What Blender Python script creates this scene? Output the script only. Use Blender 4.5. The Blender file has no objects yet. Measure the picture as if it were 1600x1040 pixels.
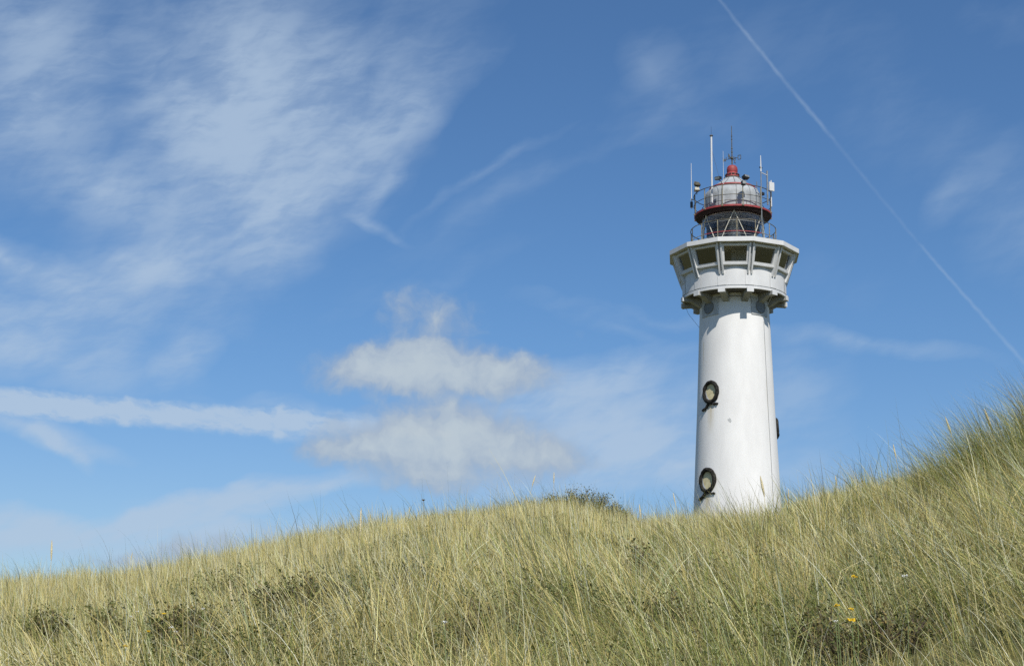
import bpy, math, random
import numpy as np
from mathutils import Vector, Matrix
R_ = math.radians
random.seed(7)
rng = np.random.default_rng(11)
sc = bpy.context.scene
col = sc.collection

# ------------------------------------------------------------------ camera
F = 2400.0                      # focal length in pixels of a 1600 px wide frame
TH = R_(13.2)                   # pitch
ROLL = R_(1.05)
cd = bpy.data.cameras.new('camera')
cd.sensor_width = 36; cd.lens = 36 * F / 1600; cd.clip_end = 20000; cd.clip_start = 0.1
cam = bpy.data.objects.new('camera', cd); col.objects.link(cam)
cam.matrix_world = Matrix.Rotation(math.pi / 2 + TH, 4, 'X') @ Matrix.Rotation(ROLL, 4, 'Z')
sc.camera = cam

def unroll(x, y):
    dx, dy = x - 800, 520 - y
    c, s = math.cos(ROLL), math.sin(ROLL)
    return c * dx - s * dy, s * dx + c * dy      # right, up in a level camera
def direction(x, y):
    u, v = unroll(x, y)
    d = Vector((u / F, math.cos(TH) - v / F * math.sin(TH), math.sin(TH) + v / F * math.cos(TH)))
    return d.normalized()
def azel(x, y):
    d = direction(x, y)
    return math.degrees(math.atan2(d.x, d.y)), math.degrees(math.asin(d.z))

# ------------------------------------------------------------------ tower site
Y0 = 90.0
_d = direction(1148, 520)
X0 = _d.x / _d.y * Y0
DT = math.hypot(X0, Y0)
toward = Vector((-X0, -Y0, 0)) / DT
rightv = Vector((-toward.y, toward.x, 0)) * -1
if rightv.x < 0: rightv = -rightv

# ------------------------------------------------------------------ sun, sky
SUN_EL = R_(50); SA = R_(22)
sh = toward * math.cos(SA) + rightv * math.sin(SA)
sun_dir = Vector((sh.x * math.cos(SUN_EL), sh.y * math.cos(SUN_EL), math.sin(SUN_EL)))
ld = bpy.data.lights.new('sun', 'SUN'); ld.energy = 3.7; ld.angle = R_(0.53); ld.color = (1, 0.95, 0.87)
sun = bpy.data.objects.new('sun', ld); col.objects.link(sun)
sun.rotation_euler = sun_dir.to_track_quat('Z', 'Y').to_euler()
sc.view_settings.view_transform = 'Standard'; sc.view_settings.look = 'None'
sc.view_settings.exposure = 0.42; sc.view_settings.gamma = 1
sc.render.film_transparent = False
sc.cycles.use_denoising = False; sc.cycles.max_bounces = 8; sc.cycles.transparent_max_bounces = 12

W = bpy.data.worlds.new('World'); sc.world = W; W.use_nodes = True
nt = W.node_tree; nt.nodes.clear()
def N(t, **k):
    n = nt.nodes.new(t)
    for a, b in k.items(): setattr(n, a, b)
    return n
def L(a, b): nt.links.new(a, b)
def M(op, a, b=None, c=None, clamp=False):
    n = N('ShaderNodeMath', operation=op, use_clamp=clamp)
    for i, v in enumerate((a, b, c)):
        if v is None: continue
        if isinstance(v, (int, float)): n.inputs[i].default_value = v
        else: L(v, n.inputs[i])
    return n.outputs[0]
STR = 0.10
sky = N('ShaderNodeTexSky', sky_type='NISHITA')
sky.sun_disc = False; sky.sun_elevation = SUN_EL
sky.sun_rotation = math.atan2(sun_dir.x, sun_dir.y)
sky.altitude = 0; sky.air_density = 1.0; sky.dust_density = 0.4; sky.ozone_density = 3.0
tc = N('ShaderNodeTexCoord')
sep = N('ShaderNodeSeparateXYZ'); L(tc.outputs['Generated'], sep.inputs[0])
azn = M('MULTIPLY', M('ARCTAN2', sep.outputs[0], sep.outputs[1]), 180 / math.pi)
eln = M('MULTIPLY', M('ARCSINE', sep.outputs[2]), 180 / math.pi)
cmb = N('ShaderNodeCombineXYZ'); L(azn, cmb.inputs[0]); L(eln, cmb.inputs[1])
AE = cmb.outputs[0]             # azimuth, elevation in degrees
PX = 0.0239                     # degrees per photo pixel
def vmath(op, a, b):
    n = N('ShaderNodeVectorMath', operation=op)
    for i, v in enumerate((a, b)):
        if isinstance(v, (tuple, list)): n.inputs[i].default_value = v
        else: L(v, n.inputs[i])
    return n.outputs[0]
def noise(vec, scale, detail=5, rough=0.55, dist=0.0, out='Fac'):
    n = N('ShaderNodeTexNoise'); n.noise_dimensions = '2D' if out == 'Fac' else '3D'
    n.inputs['Scale'].default_value = scale; n.inputs['Detail'].default_value = detail
    n.inputs['Roughness'].default_value = rough; n.inputs['Distortion'].default_value = dist
    L(vec, n.inputs['Vector']); return n.outputs[out]
def mapping(vec, loc=(0, 0, 0), rot=0, scale=(1, 1, 1), typ='TEXTURE'):
    n = N('ShaderNodeMapping', vector_type=typ)
    n.inputs['Location'].default_value = loc; n.inputs['Rotation'].default_value = (0, 0, rot)
    n.inputs['Scale'].default_value = scale; L(vec, n.inputs['Vector']); return n.outputs[0]
def warp(vec, scale, amp, detail=3):
    c = noise(vec, scale, detail, 0.55, out='Color')
    w = vmath('MULTIPLY', vmath('SUBTRACT', c, (0.5, 0.5, 0.5)), (amp, amp, 0))
    return vmath('ADD', vec, w)
def blob(vec, x, y, rx, ry, ang, s, p=1.0):
    a, e = azel(x, y)
    m = mapping(vec, (a, e, 0), R_(ang), (rx * PX, ry * PX, 1))
    g = N('ShaderNodeTexGradient', gradient_type='SPHERICAL'); L(m, g.inputs[0])
    v = g.outputs['Fac']
    if p != 1.0: v = M('POWER', v, p)
    return M('MULTIPLY', v, s)
def total(lst):
    o = lst[0]
    for b in lst[1:]: o = M('ADD', o, b)
    return o
def smooth(v, a, b, lo=0.0, hi=1.0):
    n = N('ShaderNodeMapRange', interpolation_type='SMOOTHSTEP')
    n.inputs[1].default_value = a; n.inputs[2].default_value = b
    n.inputs[3].default_value = lo; n.inputs[4].default_value = hi
    L(v, n.inputs[0]); return n.outputs[0]

wv = warp(warp(AE, 0.22, 2.4, 2), 1.0, 0.45, 4)
# thin high cloud: where it lies (photo-pixel figures, turned into azimuth and elevation)
cir = [blob(wv, 380, 60, 210, 210, 10, 0.80), blob(wv, 410, 250, 350, 190, 28, 0.95), blob(wv, 330, 170, 160, 90, 10, 0.5),
       blob(wv, 150, 290, 110, 60, -10, 0.6), blob(wv, 440, 340, 130, 100, 30, 0.65), blob(wv, 60, 60, 260, 200, -20, 0.75),
       blob(wv, 30, 190, 130, 150, -40, 0.45), blob(wv, 250, 420, 120, 50, 30, 0.75), blob(wv, 20, 390, 160, 40, -25, 0.9),
       blob(wv, 70, 480, 330, 90, 5, 0.85), blob(wv, 60, 560, 280, 60, -3, 0.75), blob(wv, 290, 545, 70, 40, 30, 0.7),
       blob(wv, 600, 200, 300, 60, 38, 0.5), blob(wv, 590, 290, 70, 25, 55, 0.6), blob(wv, 590, 345, 60, 14, -25, 0.45),
       blob(wv, 280, 330, 420, 300, 20, 0.28), blob(wv, 900, 250, 300, 20, 27, 0.16), blob(wv, 760, 270, 200, 14, 32, 0.28),
       blob(wv, 940, 660, 360, 130, 10, 1.15), blob(wv, 1060, 720, 300, 70, -8, 0.9), blob(wv, 880, 600, 230, 50, 17, 0.7),
       blob(wv, 1360, 540, 240, 26, -8, 0.55), blob(wv, 1050, 490, 240, 16, -8, 0.3), blob(wv, 1260, 640, 120, 150, 0, 0.4),
       blob(wv, 60, 672, 180, 26, -12, 1.3), blob(wv, 100, 695, 70, 16, -28, 0.9), blob(wv, 480, 640, 200, 20, -6, .6), blob(wv, 480, 765, 120, 28, 10, 1.5),
       blob(wv, 330, 798, 200, 26, 10, 1.9), blob(wv, 80, 825, 330, 44, 0, 1.7), blob(wv, 400, 835, 280, 50, -6, 0.8),
       blob(wv, 560, 850, 200, 40, 4, 0.4), blob(wv, 270, 865, 130, 36, 12, 1.1), blob(wv, 800, 760, 300, 50, 0, 0.45),
       blob(wv, 1590, 330, 130, 200, 20, 0.42), blob(wv, 1480, 330, 30, 120, -35, 0.25), blob(wv, 1570, 30, 110, 70, 0, 0.2),
       blob(wv, 1020, 110, 70, 60, -30, 0.28), blob(wv, 1100, 200, 200, 60, -15, 0.18), blob(wv, 1230, 420, 300, 90, -10, 0.16), blob(wv, 620, 60, 260, 160, 35, 0.40), blob(wv, 760, 330, 330, 70, 34, 0.22), blob(wv, 1150, 90, 330, 120, 20, 0.22), blob(wv, 1400, 180, 200, 160, -50, 0.20), blob(wv, 700, 430, 260, 26, 20, 0.2), blob(wv, 960, 500, 260, 20, -14, 0.3)]
cm = total(cir)
f1 = noise(mapping(warp(AE, 0.25, 1.6, 3), rot=R_(36), scale=(2.4, 0.9, 1)), 0.60, 9, 0.54, 0.1)
f2 = noise(mapping(warp(AE, 0.5, 0.9, 3), rot=R_(12), scale=(3.0, 0.7, 1)), 1.3, 9, 0.62, 0.1)
fib = M('ADD', M('MULTIPLY', f1, 0.62), M('MULTIPLY', f2, 0.38))
cd1 = M('MULTIPLY', cm, smooth(fib, 0.30, 0.70, 0.42, 1.0))
cd1 = M('MULTIPLY', smooth(cd1, -0.35, 1.2, -0.16, 0.78), 1.0); cd1 = M('MAXIMUM', cd1, 0.0)
# contrails
def band(vec, x0, y0, x1, y1, w0, w1, s, p=1.0):
    a0, e0 = azel(x0, y0); a1, e1 = azel(x1, y1)
    Lg = math.hypot(a1 - a0, e1 - e0); ang = math.atan2(e1 - e0, a1 - a0)
    m = mapping(vec, (a0, e0, 0), ang, (Lg, 1, 1))
    sp = N('ShaderNodeSeparateXYZ'); L(m, sp.inputs[0])
    t = sp.outputs[0]
    wd = M('ADD', M('MULTIPLY', t, (w1 - w0) * PX), w0 * PX)
    q = M('DIVIDE', M('ABSOLUTE', sp.outputs[1]), wd)
    v = M('SUBTRACT', 1.0, q, clamp=True)
    ends = M('MULTIPLY', smooth(t, -0.02, 0.03), smooth(t, 1.03, 0.90))
    if p != 1.0: v = M('POWER', v, p)
    return M('MULTIPLY', M('MULTIPLY', v, ends), s)
wc = warp(AE, 2.6, 0.10, 2)
tr = [band(wc, 1115, -12, 1300, 215, 4.2, 5.0, 0.24), band(wc, 1297, 211, 1440, 385, 4.5, 3.6, 0.11),
      band(wc, 1437, 381, 1640, 610, 3.4, 5.0, 0.24)]
wb = warp(warp(AE, 1.1, 0.25, 2), 3.2, 0.22, 3)
fat = [band(wb, -80, 622, 210, 643, 34, 27, 1.4), band(wb, 190, 642, 450, 660, 27, 32, 1.25), band(wb, 430, 657, 720, 676, 42, 20, 0.95)]
fatd = smooth(M('MULTIPLY', total(fat), smooth(noise(mapping(wb, rot=R_(-5), scale=(2.2, 0.7, 1)), 1.9, 8, 0.62), 0.3, 0.68, 0.65, 1.2)), 0.08, 0.95, 0, 0.86)
trd = M('MULTIPLY', total(tr), smooth(noise(AE, 0.9, 4, 0.6), 0.3, 0.7, 0.55, 1.0))
thin = M('MINIMUM', M('MAXIMUM', M('ADD', cd1, trd), fatd), 0.85)
# low heaped clouds
w2 = warp(warp(AE, 0.6, 1.0, 2), 1.8, 0.55, 4)
cu = [blob(w2, 672, 584, 228, 62, 0, 1.35), blob(w2, 640, 566, 100, 58, 0, 0.9), blob(w2, 560, 575, 90, 42, 12, 0.6),
      blob(w2, 790, 582, 120, 46, 0, 0.75), blob(w2, 690, 508, 90, 64, 10, 0.72), blob(w2, 622, 480, 62, 40, 40, 0.6),
      blob(w2, 690, 702, 262, 80, 0, 1.4), blob(w2, 705, 668, 130, 48, 0, 0.9), blob(w2, 590, 700, 110, 42, 8, 0.5),
      blob(w2, 850, 715, 120, 38, -6, 0.7), blob(w2, 505, 703, 60, 34, 0, 0.6), blob(w2, 680, 760, 80, 30, -10, 0.45), blob(w2, 900, 520, 22, 16, 0, 0.25), blob(w2, 300, 862, 130, 34, 10, 1.0), blob(w2, 170, 880, 100, 20, 0, 0.5), blob(w2, 420, 830, 60, 20, -20, 0.5)]
cum = total(cu)
n2 = noise(w2, 1.2, 8, 0.54)
cud = M('MULTIPLY', smooth(M('ADD', cum, M('MULTIPLY', M('SUBTRACT', n2, 0.5), 0.85)), 0.03, 1.0, 0, 0.90), smooth(cum, 0.0, 0.22))

skyc = N('ShaderNodeMix', data_type='RGBA', blend_type='MULTIPLY'); skyc.inputs[0].default_value = 1.0
tn = N('ShaderNodeMix', data_type='RGBA'); L(smooth(eln, 0.0, 16.0), tn.inputs[0]); tn.inputs[6].default_value = (0.56, 0.62, 0.735, 1); tn.inputs[7].default_value = (0.47, 0.655, 0.81, 1); L(tn.outputs[2], skyc.inputs[7])
L(sky.outputs[0], skyc.inputs[6])
SKYMIX = skyc
mx1 = N('ShaderNodeMix', data_type='RGBA'); L(thin, mx1.inputs[0]); L(skyc.outputs[2], mx1.inputs[6])
THIN = (3.35, 4.25, 5.4, 1); mx1.inputs[7].default_value = THIN
shade = smooth(M('ADD', M('MULTIPLY', cum, 0.5), n2), 0.5, 1.5)
cc = N('ShaderNodeMix', data_type='RGBA'); L(shade, cc.inputs[0])
cc.inputs[6].default_value = (2.45, 3.1, 4.1, 1); cc.inputs[7].default_value = (3.85, 4.4, 4.8, 1)
mx2 = N('ShaderNodeMix', data_type='RGBA'); L(cud, mx2.inputs[0]); L(mx1.outputs[2], mx2.inputs[6]); L(cc.outputs[2], mx2.inputs[7])
bg = N('ShaderNodeBackground'); bg.inputs[1].default_value = STR; L(mx2.outputs[2], bg.inputs[0])
wo = N('ShaderNodeOutputWorld'); L(bg.outputs[0], wo.inputs[0])
W.cycles.sampling_method = 'MANUAL'; W.cycles.sample_map_resolution = 512

# ------------------------------------------------------------------ helpers
def tag(o, label=None, cat=None, group=None, kind=None):
    if label: o['label'] = label
    if cat: o['category'] = cat
    if group: o['group'] = group
    if kind: o['kind'] = kind
    return o
def empty(name, loc=(0, 0, 0), rz=0, parent=None):
    o = bpy.data.objects.new(name, None); col.objects.link(o)
    o.location = loc; o.rotation_euler = (0, 0, rz); o.parent = parent
    return o
def material(name, base, rough=0.6, metal=0.0, spec=0.5, var=0.0, vscale=3.0, bump=0.0, bscale=30.0, second=None, stretch=(1, 1, 1)):
    m = bpy.data.materials.new(name); m.use_nodes = True
    t = m.node_tree; b = t.nodes['Principled BSDF']
    b.inputs['Roughness'].default_value = rough; b.inputs['Metallic'].default_value = metal
    b.inputs['Specular IOR Level'].default_value = spec
    b.inputs['Base Color'].default_value = (*base, 1)
    co = t.nodes.new('ShaderNodeTexCoord'); mp = t.nodes.new('ShaderNodeMapping')
    mp.inputs['Scale'].default_value = stretch; t.links.new(co.outputs['Object'], mp.inputs[0])
    if var > 0 or second:
        n = t.nodes.new('ShaderNodeTexNoise'); n.inputs['Scale'].default_value = vscale
        n.inputs['Detail'].default_value = 8; n.inputs['Roughness'].default_value = 0.65
        t.links.new(mp.outputs[0], n.inputs['Vector'])
        r = t.nodes.new('ShaderNodeValToRGB'); t.links.new(n.outputs['Fac'], r.inputs[0])
        s = second or tuple(c * (1 - var) for c in base)
        r.color_ramp.elements[0].position = 0.36; r.color_ramp.elements[0].color = (*s, 1)
        r.color_ramp.elements[1].position = 0.62 if not second else 0.56; r.color_ramp.elements[1].color = (*base, 1)
        t.links.new(r.outputs[0], b.inputs['Base Color'])
    if bump > 0:
        n2_ = t.nodes.new('ShaderNodeTexNoise'); n2_.inputs['Scale'].default_value = bscale; n2_.inputs['Detail'].default_value = 6
        t.links.new(co.outputs['Object'], n2_.inputs['Vector'])
        bp = t.nodes.new('ShaderNodeBump'); bp.inputs['Strength'].default_value = bump; bp.inputs['Distance'].default_value = 0.02
        t.links.new(n2_.outputs['Fac'], bp.inputs['Height']); t.links.new(bp.outputs[0], b.inputs['Normal'])
    return m

class MB:
    def __init__(s): s.v = []; s.f = []
    def add(s, vs, fs):
        o = len(s.v); s.v += [tuple(p) for p in vs]; s.f += [tuple(i + o for i in f) for f in fs]; return s
    def box(s, c, size, M3=None):
        x, y, z = [k / 2 for k in size]
        P = [Vector((a * x, b * y, d * z)) for d in (-1, 1) for a, b in ((-1, -1), (1, -1), (1, 1), (-1, 1))]
        if M3: P = [M3 @ p for p in P]
        c = Vector(c)
        return s.add([p + c for p in P], [(3, 2, 1, 0), (4, 5, 6, 7), (0, 1, 5, 4), (1, 2, 6, 5), (2, 3, 7, 6), (3, 0, 4, 7)])
    def tube(s, pts, r, n=8, closed=False, cap=True):
        pts = [Vector(p) for p in pts]; k = len(pts)
        rs = r if isinstance(r, (list, tuple)) else [r] * k
        vs = []; prev = None
        for i, p in enumerate(pts):
            a = pts[(i - 1) % k] if (closed or i > 0) else p
            b = pts[(i + 1) % k] if (closed or i < k - 1) else p
            t = (b - a).normalized()
            u = prev if prev is not None else (Vector((0, 0, 1)) if abs(t.z) < 0.9 else Vector((1, 0, 0)))
            u = (u - t * u.dot(t)).normalized(); prev = u; w = t.cross(u)
            vs += [p + (u * math.cos(2 * math.pi * j / n) + w * math.sin(2 * math.pi * j / n)) * rs[i] for j in range(n)]
        fs = []
        for i in range(k if closed else k - 1):
            a, b = i * n, ((i + 1) % k) * n
            fs += [(a + j, a + (j + 1) % n, b + (j + 1) % n, b + j) for j in range(n)]
        if cap and not closed: fs += [tuple(range(n - 1, -1, -1)), tuple(range((k - 1) * n, k * n))]
        return s.add(vs, fs)
    def lathe(s, prof, n=96, a0=0, a1=2 * math.pi, capped=False):
        full = abs(a1 - a0 - 2 * math.pi) < 1e-6
        m = n if full else n + 1; k = len(prof); vs = []
        for i in range(m):
            a = a0 + (a1 - a0) * i / n
            vs += [(r * math.sin(a), -r * math.cos(a), z) for r, z in prof]
        fs = []
        for i in range(n):
            p, q = i * k, ((i + 1) % m) * k
            fs += [(p + j, q + j, q + j + 1, p + j + 1) for j in range(k - 1)]
        return s.add(vs, fs)
    def quad(s, a, b, c, d): return s.add([a, b, c, d], [(0, 1, 2, 3)])
    def build(s, name, mat, parent=None, smooth_=True, angle=35, bevel=0):
        me = bpy.data.meshes.new(name); me.from_pydata(s.v, [], s.f); me.validate(); me.materials.append(mat)
        if smooth_:
            me.polygons.foreach_set('use_smooth', [True] * len(me.polygons)); me.set_sharp_from_angle(angle=R_(angle))
        o = bpy.data.objects.new(name, me); col.objects.link(o); o.parent = parent
        if bevel:
            b = o.modifiers.new('bevel', 'BEVEL'); b.width = bevel; b.segments = 2; b.limit_method = 'ANGLE'
        return o

# tower figures: photo pixels -> metres
def zpx(y, rpx=0.0, a=0.0):
    """height of the point that shows at photo row y, rpx pixels from the axis, at angle a from the viewer's side"""
    x = 1148 + rpx * math.sin(R_(a))
    z = 20.0
    for _ in range(4):
        rm = rpx * (Y0 * math.cos(TH) + z * math.sin(TH)) / F
        p = Vector((X0, Y0, 0)) + toward * rm * math.cos(R_(a)) + rightv * rm * math.sin(R_(a))
        v = unroll(x, y)[1]
        z = p.y * math.tan(TH + math.atan(v / F))
    return z
def mpx(px, z): return px * (Y0 * math.cos(TH) + z * math.sin(TH)) / F
def pol(r, a, z=0.0): return Vector((r * math.sin(R_(a)), -r * math.cos(R_(a)), z))
def radial(a):  # columns: tangent (right), outward, up
    return Matrix(((math.cos(R_(a)), math.sin(R_(a)), 0), (math.sin(R_(a)), -math.cos(R_(a)), 0), (0, 0, 1)))

# ------------------------------------------------------------------ terrain
crest = [(-400, 905), (-150, 905), (0, 908), (100, 903), (200, 893), (300, 875), (400, 856), (500, 842), (600, 822), (700, 809), (800, 796), (900, 787),
         (1000, 812), (1100, 811), (1200, 808), (1300, 770), (1400, 745), (1480, 722), (1560, 694), (1700, 655), (2000, 620)]
ca = np.array([azel(x, y)[0] for x, y in crest]); ct = np.array([math.tan(R_(azel(x, y)[1])) for x, y in crest])
dxs = np.array([-60, -18, -8, 0, 6, 9, 13, 18, 60.]); dcs = np.array([33, 33, 32, 31, 29, 27, 25, 24, 24.])
def vnoise(x, y, s, seed=0):
    x = np.asarray(x, float) / s + seed * 17.31; y = np.asarray(y, float) / s + seed * 9.17
    xi = np.floor(x).astype(np.int64); yi = np.floor(y).astype(np.int64); fx = x - xi; fy = y - yi
    fx = fx * fx * (3 - 2 * fx); fy = fy * fy * (3 - 2 * fy)
    def h(a, b):
        n = (a * 374761393 + b * 668265263 + seed * 1442695) & 0x7fffffff
        n = ((n ^ (n >> 13)) * 1274126177) & 0x7fffffff
        return ((n ^ (n >> 16)) & 0xffff) / 65535.0
    return (h(xi, yi) * (1 - fx) + h(xi + 1, yi) * fx) * (1 - fy) + (h(xi, yi + 1) * (1 - fx) + h(xi + 1, yi + 1) * fx) * fy
def crest_d(az): return np.interp(az, dxs, dcs)
CLX, CLY = direction(1575, 700).x, direction(1575, 700).y
_k = 16.5 / math.hypot(CLX, CLY); CLX *= _k; CLY *= _k
def ground(x, y):
    x = np.asarray(x, float); y = np.asarray(y, float)
    d = np.hypot(x, y) + 1e-6; az = np.degrees(np.arctan2(x, y))
    dc = crest_d(az); T = np.interp(az, ca, ct) - np.interp(az, [-60, 4, 14, 60], [.36, .36, .44, .50]) / dc
    w = np.clip((np.abs(az) - 40) / 60, 0, 1); T = T * (1 - w)
    dd = np.minimum(d, dc * 1.9)
    h = -1.5 + (T + 3 / dc) * dd - 1.5 * dd * dd / dc ** 2
    far = np.clip((d - dc * 1.6) / 30, 0, 1); far = far * far * (3 - 2 * far)
    h = h * (1 - far) + 3.2 * far
    fl = np.clip((d - 150) / 400, 0, 1); h = h * (1 - fl) + 0.0 * fl
    am = np.clip(d / 10, 0.2, 1) * (1 - fl * .5)
    h = h + am * (0.42 * (vnoise(x, y, 3.7, 1) - .5) + 0.30 * (vnoise(x, y, 1.4, 2) - .5) + 0.14 * (vnoise(x, y, .55, 3) - .5))
    h = h + 0.10 * np.exp(-((x - CLX) ** 2 + (y - CLY) ** 2) / 1.3)
    return h
rad = np.concatenate([np.linspace(0.3, 45, 190), np.geomspace(46, 9000, 60)])
azs = np.concatenate([np.linspace(-180, -28, 50, endpoint=False), np.linspace(-28, 28, 260, endpoint=False), np.linspace(28, 180, 50, endpoint=False)])
RR, AA = np.meshgrid(rad, np.radians(azs), indexing='ij')
gx = RR * np.sin(AA); gy = RR * np.cos(AA); gz = ground(gx, gy)
V = np.stack([gx, gy, gz], -1).reshape(-1, 3); nA = len(azs); nR = len(rad)
V = np.vstack([V, [[0, 0, -1.5]]])
i, j = np.meshgrid(np.arange(nR - 1), np.arange(nA), indexing='ij'); j2 = (j + 1) % nA
quads = np.stack([i * nA + j, (i + 1) * nA + j, (i + 1) * nA + j2, i * nA + j2], -1).reshape(-1, 4)[:, ::-1]
tris = [(nR * nA, (k + 1) % nA, k) for k in range(nA)]
me = bpy.data.meshes.new('dune'); me.from_pydata(V.tolist(), [], quads.tolist() + tris)
me.polygons.foreach_set('use_smooth', [True] * len(me.polygons))
msoil = material('thatch_and_sand', (0.13, 0.12, 0.05), 0.95, spec=0.1, vscale=4.2, second=(0.05, 0.058, 0.02), bump=1.0, bscale=25)
me.materials.append(msoil)
dune = bpy.data.objects.new('dune', me); col.objects.link(dune); tag(dune, 'dune slope of old grass litter and sand', None, None, 'structure')

# ------------------------------------------------------------------ lighthouse
Zg = float(ground(X0, Y0)) - 0.6
LH = empty('lighthouse', (X0, Y0, 0), math.atan2(rightv.y, rightv.x))
tag(LH, 'tall white round lighthouse with red capped lantern and polygonal glazed watch room behind the dune', 'lighthouse')
m_white = material('white_render', (0.77, 0.76, 0.735), 0.75, spec=0.25, var=0.10, vscale=0.9, bump=0.25, bscale=14, stretch=(1, 1, 0.25))
m_trim = material('white_trim_paint', (0.66, 0.66, 0.65), 0.55, var=0.12, vscale=1.5, stretch=(1, 1, 0.4))
m_grey = material('pale_grey_concrete', (0.50, 0.51, 0.50), 0.8, spec=0.3, var=0.25, vscale=2.0, bump=0.2, bscale=10)
m_line = material('joint_grey', (0.17, 0.17, 0.165), 0.8)
m_roofdeck = material('roofing_felt', (0.30, 0.30, 0.30), 0.9, var=0.2)
m_dark = material('dark_interior', (0.045, 0.042, 0.04), 0.8, var=0.5, vscale=2)
m_soffit = material('shaded_soffit', (0.13, 0.12, 0.11), 0.9, var=0.4, vscale=2)  # underside shade put into the colour, with random mottling
m_beam = material('shaded_beam_concrete', (0.36, 0.36, 0.34), 0.85, var=0.35, vscale=2)  # greyed to put underside shade into the colour; beam ends stay white
m_room = material('room_grey', (0.16, 0.15, 0.14), 0.8, var=.4, vscale=1.5)
m_blind = material('grey_blind', (0.24, 0.205, 0.165), 0.95, spec=0.05, var=0.6, vscale=1.5, stretch=(1, 1, 3))
m_iron = material('weathered_iron', (0.07, 0.065, 0.05), 0.6, metal=0.2, vscale=6, second=(0.17, 0.15, 0.10))
m_railwarm = material('ochre_rail_paint', (0.26, 0.23, 0.15), 0.6, vscale=5, second=(0.09, 0.08, 0.05))
m_red = material('faded_red_paint', (0.33, 0.045, 0.045), 0.6, var=0.35, vscale=4)
m_redrust = material('red_primer', (0.30, 0.03, 0.03), 0.55, var=0.4, vscale=5)
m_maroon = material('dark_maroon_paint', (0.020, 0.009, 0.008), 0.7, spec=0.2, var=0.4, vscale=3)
m_zinc = material('zinc_sheet', (0.40, 0.425, 0.44), 0.62, metal=0.0, spec=.35, var=0.3, vscale=2.5, bump=0.3, bscale=5)
m_zincseam = material('zinc_seam', (0.20, 0.21, 0.22), 0.5, metal=0.4)
m_black = material('black_plastic', (0.018, 0.018, 0.018), 0.5)
m_steel = material('galvanised_steel', (0.33, 0.34, 0.33), 0.45, metal=0.5, var=0.3, vscale=6)
m_cream = material('cream_enamel', (0.55, 0.53, 0.44), 0.5, var=0.2, vscale=8)
m_lens = material('lens_glass_and_brass', (0.75, 0.72, 0.66), 0.3, metal=0.0, var=0.7, vscale=3, stretch=(5, 5, 0.6))
m_rope = material('tarred_rope', (0.012, 0.011, 0.010), 0.9, spec=.2, vscale=9, second=(0.05, 0.047, 0.04), bump=1.0, bscale=14)
m_ochre = material('lime_stained_render', (0.62, 0.55, 0.34), 0.85, vscale=4, second=(0.44, 0.37, 0.20))
m_office = material('office_grey', (0.45, 0.45, 0.43), 0.8)
def glass(name, tint=(0.75, 0.8, 0.8), alpha=0.55, refl=0.25):
    m = bpy.data.materials.new(name); m.use_nodes = True; t = m.node_tree; t.nodes.clear()
    o = t.nodes.new('ShaderNodeOutputMaterial'); g = t.nodes.new('ShaderNodeBsdfGlossy'); g.inputs['Roughness'].default_value = 0.04
    g.inputs['Color'].default_value = (0.9, 0.92, 0.95, 1)
    tr_ = t.nodes.new('ShaderNodeBsdfTransparent'); tr_.inputs['Color'].default_value = (*tint, 1)
    fr = t.nodes.new('ShaderNodeLayerWeight'); fr.inputs['Blend'].default_value = 0.22
    mu = t.nodes.new('ShaderNodeMath'); mu.operation = 'MULTIPLY_ADD'; mu.inputs[1].default_value = 0.45; mu.inputs[2].default_value = refl; mu.use_clamp = True
    t.links.new(fr.outputs['Facing'], mu.inputs[0])
    mi = t.nodes.new('ShaderNodeMixShader'); t.links.new(mu.outputs[0], mi.inputs[0]); t.links.new(tr_.outputs[0], mi.inputs[1]); t.links.new(g.outputs[0], mi.inputs[2])
    t.links.new(mi.outputs[0], o.inputs[0]); return m
m_glass = glass('window_glass', (0.74, 0.76, 0.76), refl=0.14)
m_lglass = glass('lantern_glass', (0.90, 0.91, 0.91), refl=0.012)

# heights
z_slab1 = zpx(444.3, 81); z_slab0 = zpx(449.5, 81); z_beam0 = zpx(455.5, 83, -12)
zA = zpx(428.0, 80.5, 15); zB = zpx(377.6, 95, 15); z_f0 = zpx(375.6, 102.5, 15); z_f1 = zpx(368.6, 102.5, 15)
r81 = mpx(80.5, z_slab1); r_w0 = mpx(79.0, zA); r_w1 = mpx(94.5, zB); r_roof = mpx(102.5, z_f1)
z_neck = zpx(467, 0)
pts = [(497, 54.2), (520, 55.4), (560, 57.0), (600, 58.6), (640, 60.3), (680, 62.3), (720, 64.4), (780, 67.2)]
prof = [(mpx(r, zpx(y)), zpx(y)) for y, r in pts]
rN = prof[0][0]
prof = [(r81 - 0.25, z_slab0 + 0.01), (mpx(64, z_slab0), z_slab0 + 0.005), (mpx(57.5, z_neck), z_neck + 0.5), (rN * 0.995, z_neck + 0.05), (rN * 0.99, z_neck - .4)] + prof
(rl, zl) = prof[-1]; sl = (prof[-1][0] - prof[-3][0]) / (prof[-3][1] - prof[-1][1])
zz = zl
while zz > Zg:
    zz -= 1.0; rl += sl * 1.1; prof.append((rl, zz))
def shaft_r(z):
    P = sorted(((q, r) for r, q in prof[3:])); return float(np.interp(z, [p[0] for p in P], [p[1] for p in P]))
shaft = MB().lathe(prof, 128).build('shaft', m_white, LH, angle=50)
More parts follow.
